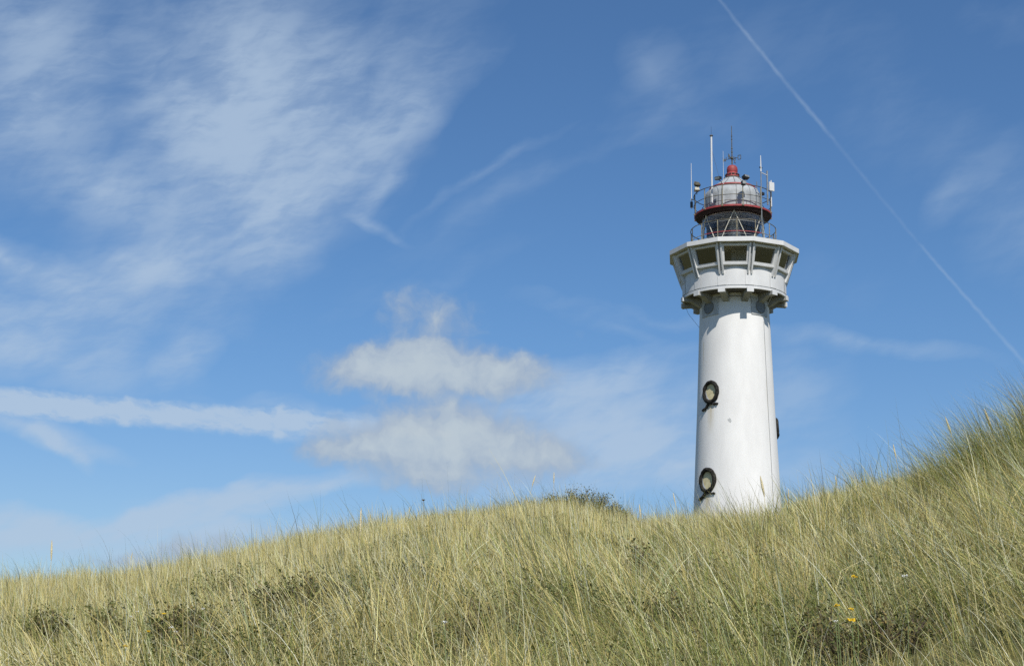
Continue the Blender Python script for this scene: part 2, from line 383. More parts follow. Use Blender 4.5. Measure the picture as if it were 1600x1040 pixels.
# stains running below the portholes and streaks: own-shaped dirt in the render
def stain_material():
    m = m_white; t = m.node_tree; b = t.nodes['Principled BSDF']
    src = b.inputs['Base Color'].links[0].from_socket
    co = t.nodes.new('ShaderNodeTexCoord'); sp_ = t.nodes.new('ShaderNodeSeparateXYZ'); t.links.new(co.outputs['Object'], sp_.inputs[0])
    def mm(op, a, b_=None, clamp=False):
        n = t.nodes.new('ShaderNodeMath'); n.operation = op; n.use_clamp = clamp
        for i_, v in enumerate((a, b_)):
            if v is None: continue
            if isinstance(v, (int, float)): n.inputs[i_].default_value = v
            else: t.links.new(v, n.inputs[i_])
        return n.outputs[0]
    ang = mm('ARCTAN2', sp_.outputs[0], mm('MULTIPLY', sp_.outputs[1], -1.0))
    tot = None
    for (a, z0, ln, w) in STAINS:
        da = mm('DIVIDE', mm('ABSOLUTE', mm('SUBTRACT', ang, R_(a))), w)
        t1 = mm('DIVIDE', mm('SUBTRACT', z0, sp_.outputs[2]), ln)
        k = mm('MULTIPLY', mm('SUBTRACT', 1.0, da, True), mm('SUBTRACT', 1.0, t1, True))
        k = mm('MULTIPLY', k, mm('GREATER_THAN', t1, 0.0))
        tot = k if tot is None else mm('ADD', tot, k)
    nz = t.nodes.new('ShaderNodeTexNoise'); nz.inputs['Scale'].default_value = 3.5; nz.inputs['Detail'].default_value = 6
    mp = t.nodes.new('ShaderNodeMapping'); mp.inputs['Scale'].default_value = (3, 3, .5); t.links.new(co.outputs['Object'], mp.inputs[0]); t.links.new(mp.outputs[0], nz.inputs['Vector'])
    fac = mm('MULTIPLY', tot, mm('MULTIPLY', nz.outputs['Fac'], 1.5), True)
    mi = t.nodes.new('ShaderNodeMix'); mi.data_type = 'RGBA'; t.links.new(fac, mi.inputs[0]); t.links.new(src, mi.inputs[6]); mi.inputs[7].default_value = (0.50, 0.40, 0.20, 1)
    # fine speckles of flaked paint
    vo = t.nodes.new('ShaderNodeTexNoise'); vo.inputs['Scale'].default_value = 9.0; vo.inputs['Detail'].default_value = 9; vo.inputs['Roughness'].default_value = 0.8
    t.links.new(co.outputs['Object'], vo.inputs['Vector'])
    sf = mm('MULTIPLY', mm('GREATER_THAN', vo.outputs['Fac'], 0.735), 0.3)
    m2 = t.nodes.new('ShaderNodeMix'); m2.data_type = 'RGBA'; t.links.new(sf, m2.inputs[0]); t.links.new(mi.outputs[2], m2.inputs[6]); m2.inputs[7].default_value = (0.33, 0.32, 0.28, 1)
    t.links.new(m2.outputs[2], b.inputs['Base Color'])
STAINS = []

# portholes on the shaft
def porthole(y, a, rpx, ribbons=True):
    z = zpx(y, 58 + (y - 600) * .05, a); r = shaft_r(z); M3 = radial(a)
    R0 = mpx(rpx, z); c = pol(r, a, z)
    root = empty('porthole', (0, 0, 0), 0, LH)
    mb = MB(); n = 30; P = []
    for k in range(n):
        t = 2 * math.pi * k / n
        q = M3 @ Vector((R0 * 0.80 * math.cos(t), 0, R0 * .95 * math.sin(t)))
        p = c + q; h = math.hypot(p.x, p.y); rr = shaft_r(p.z) + 0.06; P.append(Vector((p.x / h * rr, p.y / h * rr, p.z)))
    mb.tube(P, [mpx(3.2, z) * (1 + 0.16 * random.uniform(-1, 1)) for _ in range(n)], 10, closed=True)
    mb.build('rope_wreath', m_rope, root)
    # stained plaster disc, dished a little into the wall
    dm = MB(); vs = [pol(shaft_r(z) + 0.012, a, z)]
    for k in range(n):
        t = 2 * math.pi * k / n
        p = c + M3 @ Vector((R0 * 0.80 * math.cos(t), 0, R0 * 0.95 * math.sin(t))); h = math.hypot(p.x, p.y); rr = shaft_r(p.z) + 0.03
        vs.append(Vector((p.x / h * rr, p.y / h * rr, p.z)))
    dm.add(vs, [(0, 1 + k, 1 + (k + 1) % n) for k in range(n)]); dm.build('niche_disc', m_ochre, root)
    # bright reveal, the lower left lip
    lip = MB(); A_ = []; B_ = []
    for k in range(13):
        t = math.pi * (0.85 + 0.62 * k / 12); wdt = 0.17 * math.sin(math.pi * k / 12) + 0.01
        for lst, f in ((A_, 0.64), (B_, 0.64 - wdt)):
            p = c + M3 @ Vector((R0 * f * math.cos(t), 0, R0 * (f + .12) * math.sin(t))); h = math.hypot(p.x, p.y); rr = shaft_r(p.z) + 0.045
            lst.append(Vector((p.x / h * rr, p.y / h * rr, p.z)))
    lip.add(A_ + B_, [(k, k + 1, 14 + k, 13 + k) for k in range(12)]); lip.build('reveal', m_trim, root)
    if ribbons:
        rb = MB()
        for sgn, ln in ((-1, 1.05), (-1, .75), (1, 0.85), (0.15, 0.4)):
            Q = []
            for k in range(7):
                u = k / 6
                p = c + M3 @ Vector((sgn * R0 * ln * u, 0, -R0 * (1.0 + 0.55 * u * abs(sgn) * (1.3 if sgn < 0 else .5) + 0.25 * (1 - abs(sgn)) * u) + 0.04 * math.sin(u * 9)))
                h = math.hypot(p.x, p.y); rr = shaft_r(p.z) + 0.05; Q.append(Vector((p.x / h * rr, p.y / h * rr, p.z)))
            rb.tube(Q, [0.075 * random.uniform(.6, 1.1) for _ in Q], 7)
        rb.build('ribbon', m_rope, root)
        STAINS.append((a, z - R0 * 1.05, R0 * 3.2, 0.14))
    return root
porthole(612.5, -39.5, 16.2); porthole(750, -42.5, 17.5)
porthole(669, 103, 15, False)
STAINS += [(53.5, zpx(600), 5.0, .015), (-58, zpx(540), 3.0, .02)]
stain_material()
# round louvre windows in square plates under the gallery
zc = zpx(480.5, 54, -45)
for a in (-45, 46.5, 136, -134):
    pl = MB(); w = R_(18.5); hh = mpx(13.6, zc); r0 = rN
    pl.lathe([(r0 - .02, zc + hh), (r0 + 0.045, zc + hh), (r0 + 0.05, zc - hh), (r0 - .02, zc - hh)], 14, R_(a) - w, R_(a) + w)
    for sgn in (-1, 1):
        e = R_(a) + sgn * w
        pl.quad(*[(q * math.sin(e), -q * math.cos(e), zz_) for q, zz_ in ((r0 - .02, zc + hh), (r0 + .045, zc + hh), (r0 + .05, zc - hh), (r0 - .02, zc - hh))])
    f = pl.build('window_plate', m_grey, LH)
    ring = MB(); di = MB(); Rr = mpx(9.6, zc); n = 36; M3 = radial(a); inner = []; outer = []
    for k in range(n):
        t = 2 * math.pi * k / n
        for lst, q, dr in ((outer, Rr, .075), (inner, Rr * .9, .065)):
            p = pol(r0, a, zc) + M3 @ Vector((q * math.cos(t), 0, q * math.sin(t))); h = math.hypot(p.x, p.y); lst.append(Vector((p.x / h * (r0 + dr), p.y / h * (r0 + dr), p.z)))
    ring.tube(outer, 0.022, 6, closed=True); ring.build('window_rim', m_line, f)
    di.add([pol(r0 + .058, a, zc)] + inner, [(0, 1 + k, 1 + (k + 1) % n) for k in range(n)]); di.build('louvre', material('louvre_grey', (0.20, 0.21, 0.21), 0.6, var=.3, vscale=3, stretch=(1, 1, 8)), f)
# thin raised outline of the field between the plates
zt = zc + mpx(13.6, zc)
for a0, a1 in ((-26.5, 28), (65, 117.5), (-115.5, -63.5), (154.5, 207.5)):
    P = [pol(rN + .012, a0 + (a1 - a0) * k / 12, zt) for k in range(13)]; MB().tube(P, 0.02, 6).build('wall_moulding', m_line, LH)
# seam / lightning conductor down the shaft, spot, loose wires
P = [pol(shaft_r(z) + 0.012, 53.5, z) for z in np.linspace(zpx(502, 54, 53), Zg, 24)]
MB().tube(P, 0.014, 6).build('lightning_conductor', m_steel, LH)
zs = zpx(656, 60, -9); sp = MB(); ro = []
for k in range(16):
    t = 2 * math.pi * k / 16; q = random.uniform(.5, 1.1) * .13; z_ = zs + q * math.sin(t) * 1.2; a = -9 + math.degrees(q * math.cos(t) / shaft_r(zs)); ro.append(pol(shaft_r(z_) + .006, a, z_))
sp.add([pol(shaft_r(zs) + .012, -9, zs)] + ro, [(0, 1 + k, 1 + (k + 1) % 16) for k in range(16)])
sp.build('flaked_patch', m_grey, LH)
# gallery slab, beams
MB().lathe([(rN * .9, z_slab0), (r81 + .02, z_slab0), (r81 + .02, z_slab1 - 0.06), (r81 - .03, z_slab1 - 0.05), (r81 - .03, z_slab1 + .02), (rN * .9, z_slab1 + .02)], 96).build('gallery_slab', m_trim, LH)
OFF = 17.0
MB().lathe([(rN * .95, z_slab0 - .004), (r81 - .1, z_slab0 - .004)], 96).build('soffit_shade', m_soffit, LH)  # dark sheet added below the slab to stand for the shade there
rb0 = rN * .93; rb1 = mpx(83, z_slab0)
for k in range(12):
    a = OFF + 30 * k; M3 = radial(a); hw = mpx(4.9, z_slab0)
    mb = MB(); zt_ = z_slab0 + .06; zb = z_beam0
    prof2 = [(rb0, zt_ - .02), (rb1, zt_ - .02), (rb1, zb), (rb1 - .5, zb), (rb0 + .25, zb - .28), (rb0, zb - .36)]
    vs = [M3 @ Vector((s * hw, r, 0)) + Vector((0, 0, z)) for s in (-1, 1) for r, z in prof2]
    n = len(prof2); mb.add(vs, [tuple(range(n)), tuple(range(2 * n - 1, n - 1, -1))] + [(i_, n + i_, n + (i_ + 1) % n, (i_ + 1) % n) for i_ in range(n)])
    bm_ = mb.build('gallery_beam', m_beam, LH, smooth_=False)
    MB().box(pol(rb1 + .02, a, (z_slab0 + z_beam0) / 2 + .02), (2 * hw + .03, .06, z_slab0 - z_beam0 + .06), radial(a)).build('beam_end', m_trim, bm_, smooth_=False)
# parapet
zPt = zA + (zB - zA) * 0.33
MB().lathe([(r81, z_slab1), (r81, zPt), (r81 - .15, zPt), (r81 - .15, z_slab1)], 120).build('parapet', m_trim, LH)
for k in range(12):
    a = OFF + 30 * k; pil = MB()
    for e0, e1 in ((a - 4.6, a + 4.6),):
        pil.lathe([(r81 - .02, z_slab1 + .01), (r81 + .022, z_slab1 + .01), (r81 + .022, zA + .25), (r81 - .02, zA + .25)], 3, R_(e0), R_(e1))
        for e in (e0, e1):
            pil.add([pol(r81 + .024, e - .12, z_slab1 + .01), pol(r81 + .024, e + .12, z_slab1 + .01), pol(r81 + .024, e + .12, zA + .2), pol(r81 + .024, e - .12, zA + .2)], [(0, 1, 2, 3)])
    pil.build('parapet_strip', m_trim, LH)
# watch room: twelve slanted glazed bays
def bay(a, s, t, out=0.0):
    """point on the bay between corners a-15 and a+15; s 0..1 across, t 0..1 up"""
    r = r_w0 + (r_w1 - r_w0) * t; z = zA + (zB - zA) * t
    p = pol(r, a - 15, z).lerp(pol(r, a + 15, z), s)
    return p + pol(1, a) * out
S0, S1, T0, T1 = 0.09, 0.91, 0.345, 0.925
for k in range(12):
    a = OFF + 15 + 30 * k
    w = MB()
    for (s0, t0, s1, t1) in ((0, 0, 1, T0), (0, T1, 1, 1), (0, T0, S0, T1), (S1, T0, 1, T1)):
        w.quad(bay(a, s0, t0), bay(a, s1, t0), bay(a, s1, t1), bay(a, s0, t1))
        w.quad(bay(a, s0, t1, -.12), bay(a, s1, t1, -.12), bay(a, s1, t0, -.12), bay(a, s0, t0, -.12))
    w.build('wall_bay', m_grey, LH, smooth_=False)
    fr = MB()
    def bar(s0, t0, s1, t1, o0=-.10, o1=.075):
        P = [bay(a, s, t, o) for o in (o0, o1) for s, t in ((s0, t0), (s1, t0), (s1, t1), (s0, t1))]
        fr.add(P, [(3, 2, 1, 0), (4, 5, 6, 7), (0, 1, 5, 4), (1, 2, 6, 5), (2, 3, 7, 6), (3, 0, 4, 7)])
    b = 0.065; bt = 0.06
    bar(S0 - .03, T0 - .02, S1 + .03, T0 + bt); bar(S0 - .03, T1 - bt + .03, S1 + .03, T1 + .02)
    bar(S0 - .03, T0 + bt, S0 + b - .02, T1 - bt + .03); bar(S1 - b + .02, T0 + bt, S1 + .03, T1 - bt + .03)
    bar(S0 - .05, T0 - .055, S1 + .05, T0 - .02, -.02, .14)
    f = fr.build('window_frame', m_trim, LH, smooth_=False)
    MB().quad(bay(a, S0, T0, -.05), bay(a, S1, T0, -.05), bay(a, S1, T1, -.05), bay(a, S0, T1, -.05)).build('pane', m_glass, f, smooth_=False)
    # posts: paired fins on the corner
    ac = OFF + 30 * k; M3 = radial(ac); fin = MB()
    for sg in (-1, 1):
        x0, x1 = sg * mpx(1.6, zA), sg * mpx(3.9, zA)
        pr = [(r_w0 - .02, zA + .02), (r_w0 + .14, zA + .02), (r_w0 + .27, zA + .35), (r_w1 + .12, zB - .05), (r_w1 - .05, zB - .01)]
        vs = [M3 @ Vector((x, r, 0)) + Vector((0, 0, z)) for x in (x0, x1) for r, z in pr]; n = 5
        fin.add(vs, [tuple(range(n)), tuple(range(2 * n - 1, n - 1, -1))] + [(i_, n + i_, n + (i_ + 1) % n, (i_ + 1) % n) for i_ in range(n)])
    fin.build('window_post', m_trim, LH, smooth_=False)
def ngon(prof_, mb=None):
    mb = mb or MB(); vs = []; K = len(prof_)
    for k in range(12): vs += [pol(r, OFF + 30 * k, z) for r, z in prof_]
    fs = [(k * K + i_, ((k + 1) % 12) * K + i_, ((k + 1) % 12) * K + i_ + 1, k * K + i_ + 1) for k in range(12) for i_ in range(K - 1)]
    return mb.add(vs, fs)
ngon([(r_w1 - .2, zB - .02), (r_w1 + .05, zB - .02), (r_w1 + .05, z_f0 + .03), (r_roof - .05, z_f0 + .03), (r_roof - .05, z_f0), (r_roof, z_f0), (r_roof, z_f1), (r_roof - .06, z_f1 + .02), (r_roof - .3, z_f1), (0.2, z_f1 + .05)]).build('roof', m_trim, LH, smooth_=False)
MB().lathe([(0.2, z_f0 - .02), (r_w1 - .1, z_f0 - .02)], 48).build('ceiling', m_room, LH)
MB().lathe([(0.2, z_slab1 + .5), (r81 - .2, z_slab1 + .5)], 48).build('room_floor', m_room, LH)
rc = MB(); rc.lathe([(1.0, z_slab1), (1.0, z_f0)], 24); rc.box(pol(1.9, 12, (zA + zB) / 2 - .2), (1.1, .3, 2.6), radial(12)); rc.box(pol(2.0, -60, zA + .4), (1.4, .5, 1.2), radial(-60)); rc.box(pol(1.9, 100, zA + .4), (1.3, .4, 2.0), radial(100))
rc.build('stair_core', m_office, LH, smooth_=False)

# ---- railings
def railing(name, r, zt, zm, zd, n, off, mtop, mpost, tr=.028, zlow=None):
    root = empty(name, (0, 0, 0), 0, LH)
    K = 72
    MB().tube([pol(r, 360 * k / K, zt) for k in range(K)], tr, 7, closed=True).build('top_rail', mtop, root)
    MB().tube([pol(r, 360 * k / K, zm) for k in range(K)], tr * .8, 7, closed=True).build('mid_rail', mpost if name.startswith('lower') else mtop, root)
    for k in range(n):
        a = off + 360 / n * k
        mb = MB(); mb.tube([pol(r, a, zd), pol(r, a, zt)], tr * 1.15, 8)
        mb.box(pol(r, a, zd + .03), (.14, .14, .05), radial(a)); mb.build('rail_post', mpost, root)
    return root
zd2 = z_f1 + .05
zr1 = zpx(341.7, 66); zr1m = zpx(360.6, 66); rl1 = mpx(66, zr1)
railing('lower_railing', rl1, zr1, zr1m, zd2, 14, 5, m_iron, m_railwarm, .026)
MB().tube([pol(rl1 + .002, -40 + 80 * k / 24, zr1m + .002) for k in range(25)], .027, 7).build('red_rail_section', m_redrust, LH)
# ---- lantern
z_g1 = zpx(318.6, 59.5); z_g0 = zpx(325.4, 57.5)
rg = mpx(59.8, z_g1); rL = mpx(48, z_g0)
lan = empty('lantern', (0, 0, 0), 0, LH)
MB().lathe([(rL, zd2), (rL, z_g0 - .01)], 72).build('lantern_glazing', m_lglass, lan)
MB().lathe([(rL + .06, zd2), (rL + .06, zd2 + .25), (rL - .05, zd2 + .25)], 72).build('curb', m_trim, lan)
zh = zd2; H = z_g0 - zd2
for k in range(6):
    for a0, a1 in ((2 + 60 * k, 32 + 60 * k), (2 + 60 * k, -28 + 60 * k)):
        P = [pol(rL + .02, a0 + (a1 - a0) * t / 8, z_g0 + (zh - z_g0) * t / 8) for t in range(9)]
        MB().tube(P, .025, 6).build('glazing_bar', m_cream if k in (0, 1, 5) else m_steel, lan)
for f_ in (.34, .72):
    MB().tube([pol(rL + .01, 5 * k, zd2 + H * f_) for k in range(72)], .016, 6, closed=True).build('glazing_ring', m_steel, lan)
for a in (-74, -82, 76, 84, 150, 210, 100, 255):
    MB().tube([pol(rL - .03, a, zd2), pol(rL - .03, a, z_g0)], .035, 6).build('upright', m_steel, lan)
# optic
MB().lathe([(.02, z_g0 - .03), (rL - .08, z_g0 - .03)], 48).build('lantern_ceiling', material('warm_grey_ceiling', (0.27, 0.23, 0.19), 0.95, spec=0.05, var=.5, vscale=3), lan)  # added disc, warm colour offsets the blue skylight inside the lantern
zl0 = zd2 - .2
MB().lathe([(.01, z_g0), (.34, z_g0 - .02), (.42, z_g0 - H * .35), (.52, z_g0 - H * .55), (.56, z_g0 - H * .8), (.60, zl0)], 20).build('lens', m_lens, lan, smooth_=False)
lr = MB()
for q in range(9): lr.tube([pol(.47 + .12 * q / 9, 15 * k, z_g0 - H * (.2 + .085 * q)) for k in range(24)], .018, 5, closed=True)
lr.build('lens_rings', m_line, lan)
bl = MB(); bl.lathe([(rL * .86, z_g0), (rL * .86, zl0)], 12, R_(-152), R_(-80)); bl.lathe([(rL * .86, z_g0), (rL * .86, zd2 + H * .42)], 24, R_(-215), R_(-120)); bl.lathe([(rL * .86, z_g0), (rL * .84, zd2 + H * .60)], 10, R_(120), R_(160)); bl.lathe([(rL*.86,z_g0),(rL*.86,zd2+H*.62)],10,R_(90),R_(122))
bl.lathe([(rL * .5, z_g0 - .1), (rL * .55, zl0)], 8, R_(-75), R_(-28))
bl.build('blind', m_blind, lan)
cj = MB()
for q in range(4): cj.tube([pol(rL * (.35 + .15 * q), 10 * k, z_g0 - .08) for k in range(36)], .03, 5, closed=True)
for q in range(12): cj.tube([pol(.3, 30 * q, z_g0 - .1), pol(rL * .95, 30 * q, z_g0 - .1)], .03, 5)
cj.build('ceiling_ribs', m_steel, lan)
# upper gallery disc
ug = empty('upper_gallery', (0, 0, 0), 0, LH)
MB().lathe([(0.2, z_g1 - .01), (rg - .1, z_g1), (rg + .01, z_g1), (rg + .01, z_g1 - .11), (rg - .05, z_g1 - .115)], 96).build('gallery_rim', m_red, ug)
MB().lathe([(rg - .05, z_g1 - .115), (rg - .02, z_g1 - .12), (mpx(57.5, z_g0), z_g0 + .02), (mpx(56, z_g0), z_g0), (rL - .2, z_g0 - .0), (.1, z_g0 + .02)], 96).build('gallery_underside', m_maroon, ug)
zr2 = zpx(287.8, 60); zr2m = zpx(303.3, 60); rl2 = mpx(60.2, zr2)
railing('upper_railing', rl2, zr2, zr2m, z_g1 - .1, 12, 15, m_iron, m_railwarm, .026)
# inner toe rail around the dome
ti = empty('toe_rail', (0, 0, 0), 0, LH); rt = mpx(48, z_g1); ztt = z_g1 + .42
MB().tube([pol(rt, 5 * k, ztt) for k in range(72)], .016, 6, closed=True).build('ring', m_iron, ti)
for k in range(18): MB().tube([pol(rt, 20 * k + 6, z_g1), pol(rt, 20 * k + 6, ztt)], .016, 6).build('baluster', m_iron, ti)
# ---- dome
dome = empty('dome', (0, 0, 0), 0, LH)
dp = [(43.2, 338), (43.4, 320), (43.3, 311), (42.2, 305.5), (39.4, 301.3), (35, 297.6), (29.5, 293.6), (23.5, 289.2), (17.5, 284.6), (12, 279.8)]
dpm = [(mpx(r, zpx(y)), zpx(y)) for r, y in dp]
MB().lathe(dpm, 72).build('dome_shell', m_zinc, dome, angle=60)
for k in range(12):
    a = 30 * k + 8
    MB().tube([pol(r + .012, a, z) for r, z in dpm], .022, 6).build('dome_seam', m_zincseam, dome)
rr_, zr_ = dpm[5]
MB().lathe([(rr_ - .05, zr_ + .09), (rr_ + .06, zr_ + .06), (rr_ + .08, zr_ - .03), (rr_ + .02, zr_ - .05)], 60).build('red_band', m_red, dome)
capm = empty('cap', (0, 0, 0), 0, LH)
cp = [(12.4, 280.6), (12.6, 279), (10.6, 277.4), (9.9, 272.2), (8.6, 271.4), (8.0, 270.6), (8.5, 268.5), (8.5, 265), (7.8, 262), (6.2, 260), (4.0, 259), (1.2, 258.4)]
MB().lathe([(mpx(r, zpx(y)), zpx(y)) for r, y in cp], 40).build('cap_cowl', m_red, capm, angle=40)
MB().lathe([(mpx(12.8, zpx(276)), zpx(280)), (mpx(13.1, zpx(276)), zpx(279)), (mpx(11.6, zpx(276)), zpx(277.8))], 40).build('cap_gutter', m_iron, capm)
lo = MB()
for k in range(12):
    a = 30 * k + 10; zq = zpx(274.2); lo.box(pol(mpx(10.8, zq), a, zq), (.16, .03, .07), radial(a))
lo.build('cap_vents', m_dark, capm)
# spire and compass
spire = empty('spire', (0, 0, 0), 0, LH)
ztip = zpx(197)
MB().tube([(0, 0, zpx(257)), (0, 0, zpx(246)), (0, 0, zpx(240)), (0, 0, zpx(222)), (0, 0, ztip)], [.045, .04, .035, .028, .018], 8).build('rod', m_iron, spire)
kn = MB()
for y, r in ((247.5, .10), (238, .06), (232, .055), (218, .045), (213, .045)):
    z = zpx(y); kn.lathe([(.001, z + r), (r * .75, z + r * .6), (r, z), (r * .75, z - r * .6), (.001, z - r)], 14)
kn.build('knop', m_iron, spire)
zv = zpx(248)
for a, ch in ((-22, 'N'), (68, 'O'), (158, 'Z'), (248, 'W')):
    arm = MB(); Ra = mpx(12.5, zv); arm.tube([pol(.03, a, zv), pol(Ra - .1, a, zv)], .018, 6)
    arm.tube([pol(.06, a, zv + .12), pol(.18, a, zv + .05), pol(.28, a, zv + .0)], .014, 5)
    o = arm.build('compass_arm', m_iron, spire)
    segs = {'N': [((0, 0), (0, 1)), ((0, 1), (.7, 0)), ((.7, 0), (.7, 1))], 'O': [((0, 0), (0, 1)), ((0, 1), (.7, 1)), ((.7, 1), (.7, 0)), ((.7, 0), (0, 0))],
            'Z': [((0, 1), (.7, 1)), ((.7, 1), (0, 0)), ((0, 0), (.7, 0))], 'W': [((-.1, 1), (.15, 0)), ((.15, 0), (.35, .7)), ((.35, .7), (.55, 0)), ((.55, 0), (.8, 1))]}[ch]
    lt = MB(); hgt = .26
    for (p, q) in segs:
        lt.tube([pol(Ra - .1 + p[0] * hgt, a, zv - .12 + p[1] * hgt), pol(Ra - .1 + q[0] * hgt, a, zv - .12 + q[1] * hgt)], .022, 5)
    lt.build('letter', m_iron, o)
# ---- masts, aerials, floodlights (bolted to the tower)
def xa(x, r, y): # angle from photo column
    return math.degrees(math.asin(max(-1, min(1, (x - 1145.6) / r))))
def pole(name, x, rpx, ytop, ybot, r, mat, back=False, taper=1.0):
    a = xa(x, rpx, ytop); a = 180 - a if back else a
    z0, z1 = zpx(ybot, rpx, a), zpx(ytop, rpx, a); rm = mpx(rpx, z0)
    return MB().tube([pol(rm, a, z0), pol(rm, a, z1)], [r, r * taper], 8).build(name, mat, LH), a, rm, z0, z1
fm, a, rm, z0, z1 = pole('flag_mast', 1114.3, 55, 212.5, 318, .055, m_trim)
MB().lathe([(.001, .06), (.09, .05), (.11, 0), (.03, -.03)], 16).build('mast_truck', m_iron, fm).location = pol(rm, a, z1)
MB().tube([pol(rm, a, z1), pol(rm, a, z1 + .6)], .007, 5).build('whip', m_black, fm)
MB().tube([pol(rm, a, z1 - .8), pol(mpx(22, z1), -70, zpx(277))], .008, 5).build('halyard', m_steel, fm)
o, a, rm, z0, z1 = pole('whip_aerial', 1081.8, 64, 255, 326, .03, m_trim, taper=.5)
MB().box(pol(rm, a, zpx(320, 64, a)), (.16, .16, .35), radial(a)).build('clamp', m_black, o)
MB().box(pol(rm - .08, a, zpx(312, 64, a)), (.05, .3, .05), radial(a)).build('bracket', m_steel, o)
pole('whip_aerial', 1132.2, 60, 236, 318, .018, m_trim, taper=.5)
o, a, rm, z0, z1 = pole('aerial_pole', 1189.5, 61.5, 268, 365, .03, m_steel)
MB().tube([pol(rm, a, z1), pol(rm, a, zpx(243, 61, a))], [.045, .02], 8).build('aerial_tip', m_trim, o)
MB().box(pol(rm, a, zpx(262, 61, a)), (.22, .05, .07), radial(a)).build('clamp', m_black, o)
zq = zpx(269.5, 61, a)
o2, a2, rm2, z02, z12 = pole('aerial_pole', 1199, 61.5, 267, 320, .05, m_steel)
MB().tube([pol(rm, a, zq), pol(rm2, a2, zpx(274, 61, a2))], .03, 6).build('cross_arm', m_trim, o)
pole('aerial_pole', 1205, 61.8, 282, 323, .035, m_trim)
zq = zpx(291.5, 62, 66); MB().box(pol(rm2 + .12, 68, zq), (.38, .10, .55), radial(40)).build('panel_aerial', m_trim, LH, bevel=.02, smooth_=False)
pole('whip_aerial', 1184, 58, 284, 318, .02, m_railwarm, back=True)
pole('whip_aerial', 1116, 60, 300, 320, .02, m_trim, back=True)
MB().box(pol(mpx(57, zq), 52, zpx(303, 57, 52)), (.22, .2, .16), radial(52)).build('junction_box', m_black, LH)
def flood(x, y, rpx, yaw, tilt, size, mat, hub, n=5):
    a = xa(x, rpx, y); z = zpx(y, rpx, a); root = empty('floodlight', (0, 0, 0), 0, LH)
    M3 = radial(a + yaw) @ Matrix.Rotation(R_(tilt), 3, 'X'); c = pol(mpx(rpx, z), a, z)
    b = MB(); b.box(c, size, M3); b.box(c + M3 @ Vector((0, -size[1] * .55, 0)), (size[0] * .6, size[1] * .3, size[2] * .6), M3)
    for k in range(n): b.box(c + M3 @ Vector(((k - 2) * size[0] / 6, 0, size[2] * .56)), (.012, size[1] * .9, .03), M3)
    b.build('lamp_housing', mat, root, smooth_=False, bevel=.01)
    MB().box(c + M3 @ Vector((0, size[1] * .52, 0)), (size[0] * .86, .02, size[2] * .8), M3).build('lamp_glass', m_steel, root)
    ha, hy, hr = hub; zh_ = zpx(hy, hr, ha)
    MB().tube([pol(mpx(hr, zh_), ha, zh_), pol(mpx(hr, zh_), ha, (z + zh_) / 2), c - Vector((0, 0, size[2] * .4))], .022, 6).build('bracket', m_black, root)
    return root
flood(1124.2, 278.8, 62, -12, -10, (.36, .26, .18), m_black, (-16, 289, 60))
flood(1165.8, 277, 62, 25, 22, (.40, .26, .18), m_black, (15, 289, 60))
flood(1162.6, 286, 61, 10, 8, (.26, .22, .24), m_black, (15, 300, 60))
flood(1091.2, 288.2, 60, -30, 15, (.46, .30, .18), m_iron, (-66, 304, 60))
flood(1090.4, 296.2, 60, -15, 0, (.44, .24, .18), m_cream, (-66, 304, 60))
MB().tube([pol(rb1, 47, z_slab0), pol(rN + .05, 60, zpx(482, 54, 60))], .012, 5).build('loose_cable', m_trim, LH)
MB().tube([pol(rb1 - .2, -85, z_beam0 + .1), pol(rb1 - .45, -85, z_beam0 - .6), pol(rN + .03, -80, z_beam0 - 1.5)], .01, 5).build('loose_cable', m_line, LH)

# ------------------------------------------------------------------ grass
def grass_material(name, trans=0.38):
    m = bpy.data.materials.new(name); m.use_nodes = True; t = m.node_tree; b = t.nodes['Principled BSDF']; o = t.nodes['Material Output']
    at = t.nodes.new('ShaderNodeAttribute'); at.attribute_name = 'tint'
    b.inputs['Roughness'].default_value = 0.5; b.inputs['Specular IOR Level'].default_value = 0.25
    t.links.new(at.outputs['Color'], b.inputs['Base Color'])
    tl = t.nodes.new('ShaderNodeBsdfTranslucent'); t.links.new(at.outputs['Color'], tl.inputs['Color'])
    mi = t.nodes.new('ShaderNodeMixShader'); mi.inputs[0].default_value = trans
    t.links.new(b.outputs[0], mi.inputs[1]); t.links.new(tl.outputs[0], mi.inputs[2]); t.links.new(mi.outputs[0], o.inputs[0]); return m
m_grass = grass_material('grass_blades'); m_leaf = grass_material('leaf', 0.2)

def mesh_np(name, verts, loops, starts, totals, colr, mat):
    me = bpy.data.meshes.new(name)
    me.vertices.add(len(verts)); me.vertices.foreach_set('co', verts.astype(np.float32).ravel())
    me.loops.add(len(loops)); me.loops.foreach_set('vertex_index', loops.astype(np.int32))
    me.polygons.add(len(starts)); me.polygons.foreach_set('loop_start', starts.astype(np.int32))
    try: me.polygons.foreach_set('loop_total', totals.astype(np.int32))
    except Exception: pass
    me.update(calc_edges=True)
    ca_ = me.attributes.new('tint', 'FLOAT_COLOR', 'POINT'); ca_.data.foreach_set('color', colr.astype(np.float32).ravel())
    me.materials.append(mat)
    o = bpy.data.objects.new(name, me); col.objects.link(o); return o

